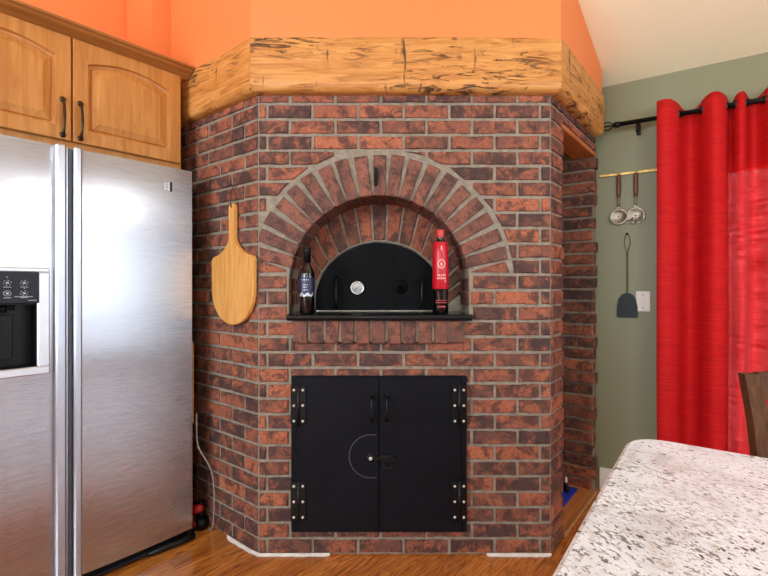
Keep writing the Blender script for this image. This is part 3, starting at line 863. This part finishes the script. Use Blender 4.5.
# dispenser
yf=fyL(-.65)
b=MB()
X0,X1,Z0,Z1=-.835,-.562,.868,1.264
hx0,hx1,hz0,hz1=-.80,-.600,.898,1.247
for xa,xb,za,zb in((X0,X1,hz1,Z1),(X0,X1,Z0,hz0),(X0,hx0,hz0,hz1),(hx1,X1,hz0,hz1)): b.box(xa,xb,yf-.016,yf+.014,za,zb,.004)
dis=b.build('dispenser',M['bezel'],fridge)
b=MB(); b.box(hx0,hx1+.006,yf-.018,yf+.01,1.133,hz1,.003); b.mi=1
for x in(-.688,-.640):                      # pale printed symbols, two by two
    for z in(1.208,1.170):
        pr=[(x+.011*math.cos(2*PI*i/12),yf-.0185,z+.009*math.sin(2*PI*i/12)) for i in range(12)]
        for i in range(0,12,1 if (x<-.66 and z<1.19) else 2):
            p0,p1=Vector(pr[i]),Vector(pr[(i+1)%12]); b.tube([p0,p1],.0009,4)
        b.box(x-.011,x+.011,yf-.0187,yf-.017,z-.0165,z-.0145)
        b.box(x-.004,x+.004,yf-.0187,yf-.017,z-.003,z+.003)
b.box(-.690,-.687,yf-.0187,yf-.017,1.226,1.229); b.box(-.641,-.638,yf-.0187,yf-.017,1.186,1.189)
b.box(-.668,-.615,yf-.0187,yf-.017,1.157,1.159); b.box(-.628,-.604,yf-.0187,yf-.017,1.143,1.145)
b.build('control_panel',[M['panel'],M['icon']],dis)
b=MB()
b.box(hx0-.002,hx1+.002,.07,.075,hz0-.005,1.14); b.box(hx0-.004,hx0,yf,.07,hz0-.005,1.14); b.box(hx1,hx1+.004,yf,.07,hz0-.005,1.14); b.box(hx0,hx1,yf+.002,.07,hz0-.006,hz0); b.box(hx0,hx1,yf+.002,.07,1.128,1.134)
b.build('recess',M['blackp'],dis)
b=MB(); b.lathe([(.010,1.10),(.010,1.128),(.0,1.128)],(-.69,.03,0),14); b.lathe([(.008,1.108),(.008,1.128),(0,1.128)],(-.665,.03,0),14); b.box(-.72,-.66,.045,.05,.93,1.09,.002); b.build('spout',M['blackp'],dis)
# foot
b=MB(); b.box(-.90,-.01,.012,.11,.004,.048,.003); b.mi=1
b.build('base_grille',[M['blackp']],fridge)
b=MB(); b.tube([(-.20,-.004,.018),(-.06,-.020,.020),(-.005,-.016,.022),(.010,.02,.026)],[.010,.014,.016,.012],10); b.cyl((-.03,.05,.002),(-.03,.05,.05),.02,12); b.build('levelling_foot',M['blackp'],fridge)
b=MB(); b.box(-.60,-.10,-.004,.02,.018,.024); b.build('grille_strip',M['panel'],fridge)

# thin wooden slat, cord and red tool in the gap beside the fridge
pS=Vector((FX,FY))+u*.0065
so=thing('wooden_slat','narrow bare wooden slat standing in the gap right of the refrigerator','slat',(pS.x,pS.y,0),ROT_W)
b=MB(); b.box(.0,.014,.020,.055,.54,.925,.003); b.build('wide_end',M['slat'],so)
b=MB(); b.box(.002,.010,.026,.046,.001,.54,.002); b.build('stem',M['slat'],so)
def q3(px,py,Z): return ((px-384)/455*Z,Z,1.2+(285-py)/455*Z)
b=MB()
ctl=[(-.900,2.185,.58),(-.899,2.184,.50),(-.890,2.185,.42),(-.838,2.20,.31),(-.823,2.204,.20),(-.828,2.208,.06),(-.842,2.218,.008),(-.86,2.235,.006)]
pts=[]
for i in range(len(ctl)-1):
    P=[Vector(ctl[max(0,min(len(ctl)-1,i+d))]) for d in(-1,0,1,2)]
    for k in range(6):
        t=k/6; pts.append(.5*((2*P[1])+(P[2]-P[0])*t+(2*P[0]-5*P[1]+4*P[2]-P[3])*t*t+(3*P[1]-P[0]-3*P[2]+P[3])*t**3))
pts.append(Vector(ctl[-1]))
b.tube(pts,.0032,8); tag(b.build('power_cord',M['cord']),'thin grey cord hanging down beside the refrigerator to the floor','cord')
tl_=thing('hand_tool','small red and black tool on the floor in gap between refrigerator and oven','tool',(-.905,2.25,0),ROT_L)
b=MB(); b.lathe([(.0,.0),(.034,.002),(.036,.03),(.030,.05),(.0,.055)],(0,0,0),16); b.tube([(0,0,.05),(.0,-.005,.09),(-.012,0,.13)],[.018,.024,.02],10); b.build('body',M['blackp'],tl_)
b=MB(); b.tube([(-.03,-.018,.085),(-.005,-.024,.10),(.035,-.018,.115)],[.018,.024,.015],10); b.lathe([(0,-.040),(.016,-.039),(.018,-.034),(.012,-.030)],(-.006,0,.03),12,'y'); tag(b.build('red_grip',M['red'],tl_),'red plastic grip')

# ------------------------------------------------------------------ wall cabinet over the fridge
cab=thing('wall_cabinet','honey maple wall cabinet with two arched panel doors above the refrigerator','cabinet',(-1.01,2.265,1.76),ROT_W)
b=MB(); b.box(-.93,0,0,.47,0,.50,.002); b.build('cabinet_box',M['maple'],cab)
b=MB(); prof=[(.0,.470),(-.006,.472),(-.012,.478),(-.03,.486),(-.05,.494),(-.058,.502),(-.066,.504),(-.072,.506),(-.072,.515),(.0,.515)]
b.add([(x,y,z) for x in(-.98,.034) for y,z in prof],[list(range(10))[::-1],list(range(10,20))]+[(i,i+1,i+11,i+10) for i in range(9)]+[(9,0,10,19)])
b.build('crown_moulding',M['crown'],cab)
def panel_door(xa,xb,za,zb):
    def ring(d,y,arch):
        x0,x1,z0,z1=xa+d,xb-d,za+d,zb-d; pts=[]; n=20
        for i in range(n): pts.append((x0+(x1-x0)*i/n,y,z0))
        for i in range(n): pts.append((x1,y,z0+(z1-arch-z0)*i/n))
        for i in range(n): 
            t=i/n; x=x1+(x0-x1)*t; pts.append((x,y,z1-arch*(2*t-1)**2 if arch else z1))
        for i in range(n): pts.append((x0,y,z1-arch+(z0-z1+arch)*i/n))
        return pts
    rings=[ring(0,0,0),ring(0,-.018,0),ring(.003,-.021,0),ring(.055,-.021,.036),ring(.058,-.008,.036),ring(.068,-.004,.036),ring(.071,-.011,.036),ring(.098,-.021,.036)]
    b=MB(); n=80; vs=[p for r in rings for p in r]
    fs=[]
    for r in range(len(rings)-1):
        for i in range(n): fs.append((r*n+i,r*n+(i+1)%n,(r+1)*n+(i+1)%n,(r+1)*n+i))
    fs.append([(len(rings)-1)*n+i for i in range(n)])
    fs.append(list(range(n))[::-1])
    b.add(vs,fs); return b
for xa,xb,hx in((-.925,-.472,-.503),(-.466,-.012,-.440)):
    d=panel_door(xa,xb,.038,.470).build('cabinet_door',M['maple'],cab)
    b=MB()
    zc=.13; L=.077
    b.tube([(hx,-.0235,zc+L-.004),(hx,-.036,zc+L-.012),(hx,-.044,zc+L*.55),(hx,-.047,zc),(hx,-.044,zc-L*.55),(hx,-.036,zc-L+.012),(hx,-.0235,zc-L+.004)],[.006,.0055,.005,.0065,.005,.0055,.006],8)
    for z in(zc+L-.004,zc-L+.004): b.lathe([(.012,-.021),(.011,-.025),(.006,-.028),(0,-.028)],(hx,0,z),14,'y')
    b.build('pull_handle',M['bronze'],d)

# ------------------------------------------------------------------ green wall: rod, curtain, utensils, swatter, switch
def gpt(x,off,z): p=G+gx*x+gm*off; return (p.x,p.y,z)
rod=thing('curtain_rod','black metal curtain rod with cage finial carrying the red curtain','curtain rod',gpt(0,0,2.09),ROT_G)
b=MB(); b.cyl((.085,-.10,.005),(2.3,-.10,.005),.0125,14); b.cyl((.085,-.10,.005),(.115,-.10,.005),.0165,14); b.build('pole',M['iron2'],rod)
b=MB()
for k in range(4):
    a=PI/2*k+.4; b.tube([(.085-.07*t,-.10+.022*math.sin(PI*t)*math.cos(a),.005+.022*math.sin(PI*t)*math.sin(a)) for t in [i/8 for i in range(9)]],.0035,6)
b.lathe([(0,-.008),(.007,-.004),(.008,.0),(.007,.004),(0,.008)],(.010,-.10,.005),10)
for a in(.8,-.8): b.tube([(.014,-.10,.005),(-.004,-.10,.005+.016*math.sin(a))],[.005,.003],6)
b.build('finial',M['iron2'],rod)
for x in(.20,2.15):
    b=MB(); b.tube([(x,-.10,-.008),(x,-.085,-.014),(x,-.0,-.014)],.007,8); b.box(x-.010,x+.010,-.014,0,-.045,.02,.003); b.tube([(x,-.10,-.010),(x,-.10,-.055)],.008,8); b.build('bracket',M['iron2'],rod)

cur=thing('curtain','floor length red slub curtain with metal grommets hanging over the window','curtain',gpt(.292,.10,0),ROT_G)
X0=.292
cross=[.248,.395,.485,.594,.622,.670,.735,.82,.90,1.0,1.09,1.19,1.28,1.38,1.47]
# sign of the first interval: in front of the rod
def wave(x):
    for i in range(len(cross)-1):
        if cross[i]<=x<=cross[i+1]:
            t=(x-cross[i])/(cross[i+1]-cross[i]); w=cross[i+1]-cross[i]
            amp=min(.085,.55*w+.010) if w>.03 else .05
            return (1 if i%2==0 else -1)*amp*math.sin(PI*t)**.8
    return 0
b=MB(); rows=[]; NXc=260; NZ=30
for k in range(NZ+1):
    t=k/NZ; r=[]
    for i in range(NXc+1):
        x=X0+(1.47-X0)*i/NXc
        wv=wave(x)
        tops=2.137+.022*max(-1,min(1,wv/.07))+(.012*noise.noise(Vector((x*4,0,5))))
        z=tops+(.02-tops)*t
        k2=1-.25*t
        off=wv*k2+.012*t*noise.noise(Vector((x*5,t*2.5,1)))+.006*noise.noise(Vector((x*9,t*4,9)))
        xx=x+.012*t*noise.noise(Vector((x*2,t*2,3)))
        r.append((xx-X0,-off,z))
    rows.append(r)
b.grid(rows,True,True)
co=b.build('panel',M['curtain'],cur)
md=co.modifiers.new('thickness','SOLIDIFY'); md.thickness=.0022
for i,x in enumerate(cross[1:-1]):
    s=1 if i%2==0 else -1      # fabric crosses the rod here
    b=MB(); ang=math.atan2(-(wave(x+.008)-wave(x-.008)),.016)
    d=Vector((math.cos(ang),math.sin(ang),0))
    b.tube([tuple(Vector((x-X0,0,2.095))+d*(.019*math.cos(2*PI*k/18))+Vector((0,0,.019*math.sin(2*PI*k/18)))) for k in range(18)],.0045,6,closed=True)
    b.build('grommet',M['grommet'],cur)

rail=thing('utensil_rail','narrow brass hanging strip on the green wall left of the curtain','rail',gpt(.0,0,1.838),ROT_G)
b=MB(); b.box(-.002,.30,-.010,-.004,-.008,.008,.002); b.box(.02,.04,-.004,0,-.006,.006); b.box(.25,.27,-.004,0,-.006,.006)
b.build('strip',M['brass'],rail)
for x in(.278,.292):
    b=MB(); b.cyl((x,-.0103,0),(x,-.0095,0),.004,10); b.build('screw_hole',M['blackp'],rail)
def utensil(name,label,x,fork):
    t=thing(name,label,'utensil',gpt(x,.014,1.838),ROT_G)
    b=MB(); b.tube([(0,0,-.004),(0,0,-.02),(0,0,-.07),(0,0,-.115),(0,0,-.14)],[.008,.011,.0125,.011,.007],12); b.build('handle',M['handlewood'],t)
    b=MB(); b.tube([(0,0,-.135),(0,0,-.16),(0,0,-.19)],[.008,.0065,.007],10); b.box(-.010,.010,-.003,.003,-.20,-.178,.002);
    b.build('neck',M['pewter'],t)
    b=MB(); b.tube([(0.006*math.cos(2*PI*i/12),-.006,0.0+.007*math.sin(2*PI*i/12)) for i in range(12)],.002,6,closed=True); b.build('hanging_ring',M['pewter'],t)
    b=MB(); c=-.245; r0=.047
    N2=96; rows=[]
    for k in range(6):
        rr=k/5; row=[]
        for i in range(N2+1):
            a=2*PI*i/N2; r=r0*rr
            if fork and rr>.55:
                deg=math.degrees(a)%360
                if 205<deg<335:
                    ph=((deg-205)/130*3)%1
                    r=r0*(.55+(rr-.55)*.03) if abs(ph-.5)<.22 else r0*(rr+.10*(rr-.5))
            row.append((r*math.cos(a),-.004+.012*(1-rr*rr)*(1),c+r*math.sin(a)*1.02))
        rows.append(row)
    b.grid(rows,True,False)
    o=b.build('bowl',M['pewter'],t); md=o.modifiers.new('thickness','SOLIDIFY'); md.thickness=.0025
    return t
utensil('serving_spoon','round pewter serving spoon with wooden handle, hanging left on the brass strip',.100,False)
utensil('serving_fork','slotted pewter serving fork with wooden handle, hanging right on the brass strip',.186,True)
sw=thing('fly_swatter','dark green leather fly swatter hanging by its twisted wire below the utensils','fly swatter',gpt(.143,.006,1.015),ROT_G)
b=MB(); hd=[(-.053,.004),(-.048,0),(.048,0),(.053,.004),(.052,.06),(.044,.105),(.028,.130),(.012,.138),(-.012,.138),(-.028,.130),(-.044,.105),(-.052,.06)]
b.prism(hd,-.008,-.002)
for k in range(-3,4): b.box(k*.012-.002,k*.012+.002,-.010,-.008,.018,.105)
b.build('swatter_head',M['swat'],sw)
b=MB()
for ph in(0,PI):
    pts=[]
    for i in range(60):
        t=i/59; z=.13+.35*t
        if t<.72: r=.004; x=r*math.cos(t*34+ph)
        else: x=(.004+.011*math.sin((t-.72)/.28*PI)**.8)*(1 if ph==0 else -1)
        pts.append((x,-.004+(.003*math.sin(t*34+ph) if t<.72 else 0),z))
    b.tube(pts,.0018,5)
b.build('wire_handle',M['wire'],sw)
b=MB(); b.lathe([(.0055,-.014),(.0055,-.011),(.002,-.011),(.002,0)],(0,0,0),10,'y'); p=gpt(.143,.0,1.492); tag(b.build('nail',M['iron2'],None,p,ROT_G),'dark nail in the green wall holding the fly swatter','nail')
swp=thing('light_switch','white wall switch plate on the green wall beside the curtain','light switch',gpt(.221,0,1.108),ROT_G)
b=MB(); b.box(-.035,.035,-.006,0,-.057,.057,.003); b.build('plate',M['whitep'],swp)
b=MB(); b.box(-.006,.006,-.014,-.005,-.010,.012,.002); b.build('toggle',M['whitep'],swp)
for z in(.036,-.036):
    b=MB(); b.lathe([(.0035,-.006),(.003,-.0075),(0,-.0075)],(0,0,z),8,'y'); b.build('screw',M['pewter'],swp)

# ------------------------------------------------------------------ island and stool
ROT_I=R(-36.1)
isl=thing('kitchen_island','kitchen island with speckled white granite top in the right foreground','island',(.4966,.9186,0),ROT_I)
def rrect(x0,x1,y0,y1,r,n=8):
    pts=[]
    for cx,cy,a in((x1-r,y0+r,-90),(x1-r,y1-r,0),(x0+r,y1-r,90),(x0+r,y0+r,180)):
        for i in range(n+1): t=R(a+90*i/n); pts.append((cx+r*math.cos(t),cy+r*math.sin(t)))
    return pts
b=MB(); secs=[(.008,.868),(.002,.872),(0,.878),(0,.890),(.002,.896),(.008,.900)]
rs=[[(x,y,z) for x,y in rrect(d,1.6-d,-.74+d,0-d,.065-d)] for d,z in secs]; n=len(rs[0])
b.add([p for r in rs for p in r],[(k*n+i,k*n+(i+1)%n,(k+1)*n+(i+1)%n,(k+1)*n+i) for k in range(5) for i in range(n)]+[list(range(n))[::-1],[5*n+i for i in range(n)]])
b.build('countertop',M['granite'],isl)
b=MB(); b.box(.06,1.54,-.70,-.40,.09,.868,.003); b.box(.08,1.52,-.68,-.42,0,.09); b.build('base_cabinet',M['white'],isl)

ch=thing('counter_stool','dark walnut counter stool with worn back post beyond the granite island','stool',(1.032,.968,0),R(-6))
def post(x,lean):
    b=MB(); pts=[(x,.0,0),(x,.0,.60),(x,.018,.75),(x,.045,.90),(x,.072,.994)]
    rows=[]
    for (px,py,pz) in pts:
        w=.0175; d=.0125
        rows.append([(px-w,py-d,pz),(px+w,py-d,pz),(px+w,py+d,pz),(px-w,py+d,pz),(px-w,py-d,pz)])
    b.grid(rows,False,True); b.add(rows[-1][:4],[(0,1,2,3)]); b.add(rows[0][:4],[(3,2,1,0)]); return b
for x in(-.19,.19):
    post(x,0).build('back_post',M['darkwood'],ch)
sf=MB(); 
for (z,h,dx,y) in((.985,.012,-.0178,.055),(.952,.006,-.0178,.047),(.90,.010,-.0178,.034),(.88,.012,-.0178,.030),(.862,.004,-.0178,.027)): sf.box(-.19+dx-.0006,-.19+dx+.003,y-.0,y+.004,z,z+h)
for z0,z1,y in((.935,.997,.070),(.80,.84,.030),(.70,.735,.014)):
    b=MB(); rows=[]
    for i in range(13):
        x=-.175+.35*i/12; bow=.022*(1-(x/.175)**2)
        rows.append([(x,y+bow-.009,z0),(x,y+bow-.004,z1),(x,y+bow+.012,z1),(x,y+bow+.008,z0),(x,y+bow-.009,z0)])
    b.grid(rows,False,True); b.build('back_rail',M['darkwood'],ch)
b=MB(); b.box(-.21,.21,-.40,.012,.600,.635,.012); b.build('seat',M['darkwood'],ch)
for x in(-.185,.185):
    b=MB(); b.box(x-.018,x+.018,-.385,-.35,0,.60,.003); b.build('leg',M['darkwood'],ch)
b=MB(); b.box(-.17,.17,-.375,-.355,.20,.23,.003); b.build('footrest',M['darkwood'],ch)
b=MB(); b.box(-.17,.17,-.01,.01,.26,.29,.003); b.build('stretcher',M['darkwood'],ch)

# ------------------------------------------------------------------ light
W=bpy.data.worlds.new('sky'); S.world=W; W.use_nodes=True
bg=W.node_tree.nodes['Background']; bg.inputs[0].default_value=(.86,.92,1,1); bg.inputs[1].default_value=2.0
def win_light(name,a,c,w,power,color,back=.12):
    a=Vector(a); c=Vector(c); d=(c-a).normalized(); nin=Vector((-d.y,d.x))
    cen=Vector(((LB.x+GE.x)/2*.5,.0))
    mid=a+d*((w[0]+w[1])/2)
    if nin.dot(Vector((0,.5))-mid)<0: nin=-nin
    p=mid-nin*back
    area(name,(p.x,p.y,(w[2]+w[3])/2),(nin.x,nin.y,0),(w[1]-w[0]),(w[3]-w[2]),power,color)
win_light('daylight_side',GE,RD,WR,46,(.74,.87,1))
win_light('daylight_front',RD,LB,WF,26,(.76,.88,1))
win_light('daylight_front',RD,LB,WF2,150,(.76,.88,1))
win_light('daylight_curtain',GN,GE,WG,95,(.9,.95,1))
win_light('added_window_light',GN,GE,WG2,42,(.78,.89,1))  # light of the added window, fills the refrigerator's reflection
# unseen fill lights added to brighten the room, no fittings modelled
for (x,y,z,p) in((-.2,-.5,2.25,26),(-1.3,-.9,2.25,12),(1.35,.6,1.95,24)):
    li=bpy.data.lights.new('fill_light','POINT'); li.energy=p; li.color=(.88,.94,1); li.shadow_soft_size=.15
    o=bpy.data.objects.new('fill_light',li); COL.objects.link(o); o.location=(x,y,z)

# ------------------------------------------------------------------ camera
cam=bpy.data.cameras.new('camera'); co=bpy.data.objects.new('camera',cam); COL.objects.link(co)
co.location=(0,0,1.2); co.rotation_euler=(PI/2,0,0)
cam.sensor_width=36; cam.lens=455/768*36; cam.shift_y=-3/768; cam.clip_start=.02
S.camera=co
S.view_settings.view_transform='Standard'; S.view_settings.look='None'; S.view_settings.gamma=1; S.view_settings.use_curve_mapping=False
S.view_settings.exposure=0.0
S.cycles.max_bounces=10; S.cycles.diffuse_bounces=5; S.cycles.caustics_reflective=False; S.cycles.caustics_refractive=False
S.cycles.use_denoising=True; S.cycles.sample_clamp_indirect=8
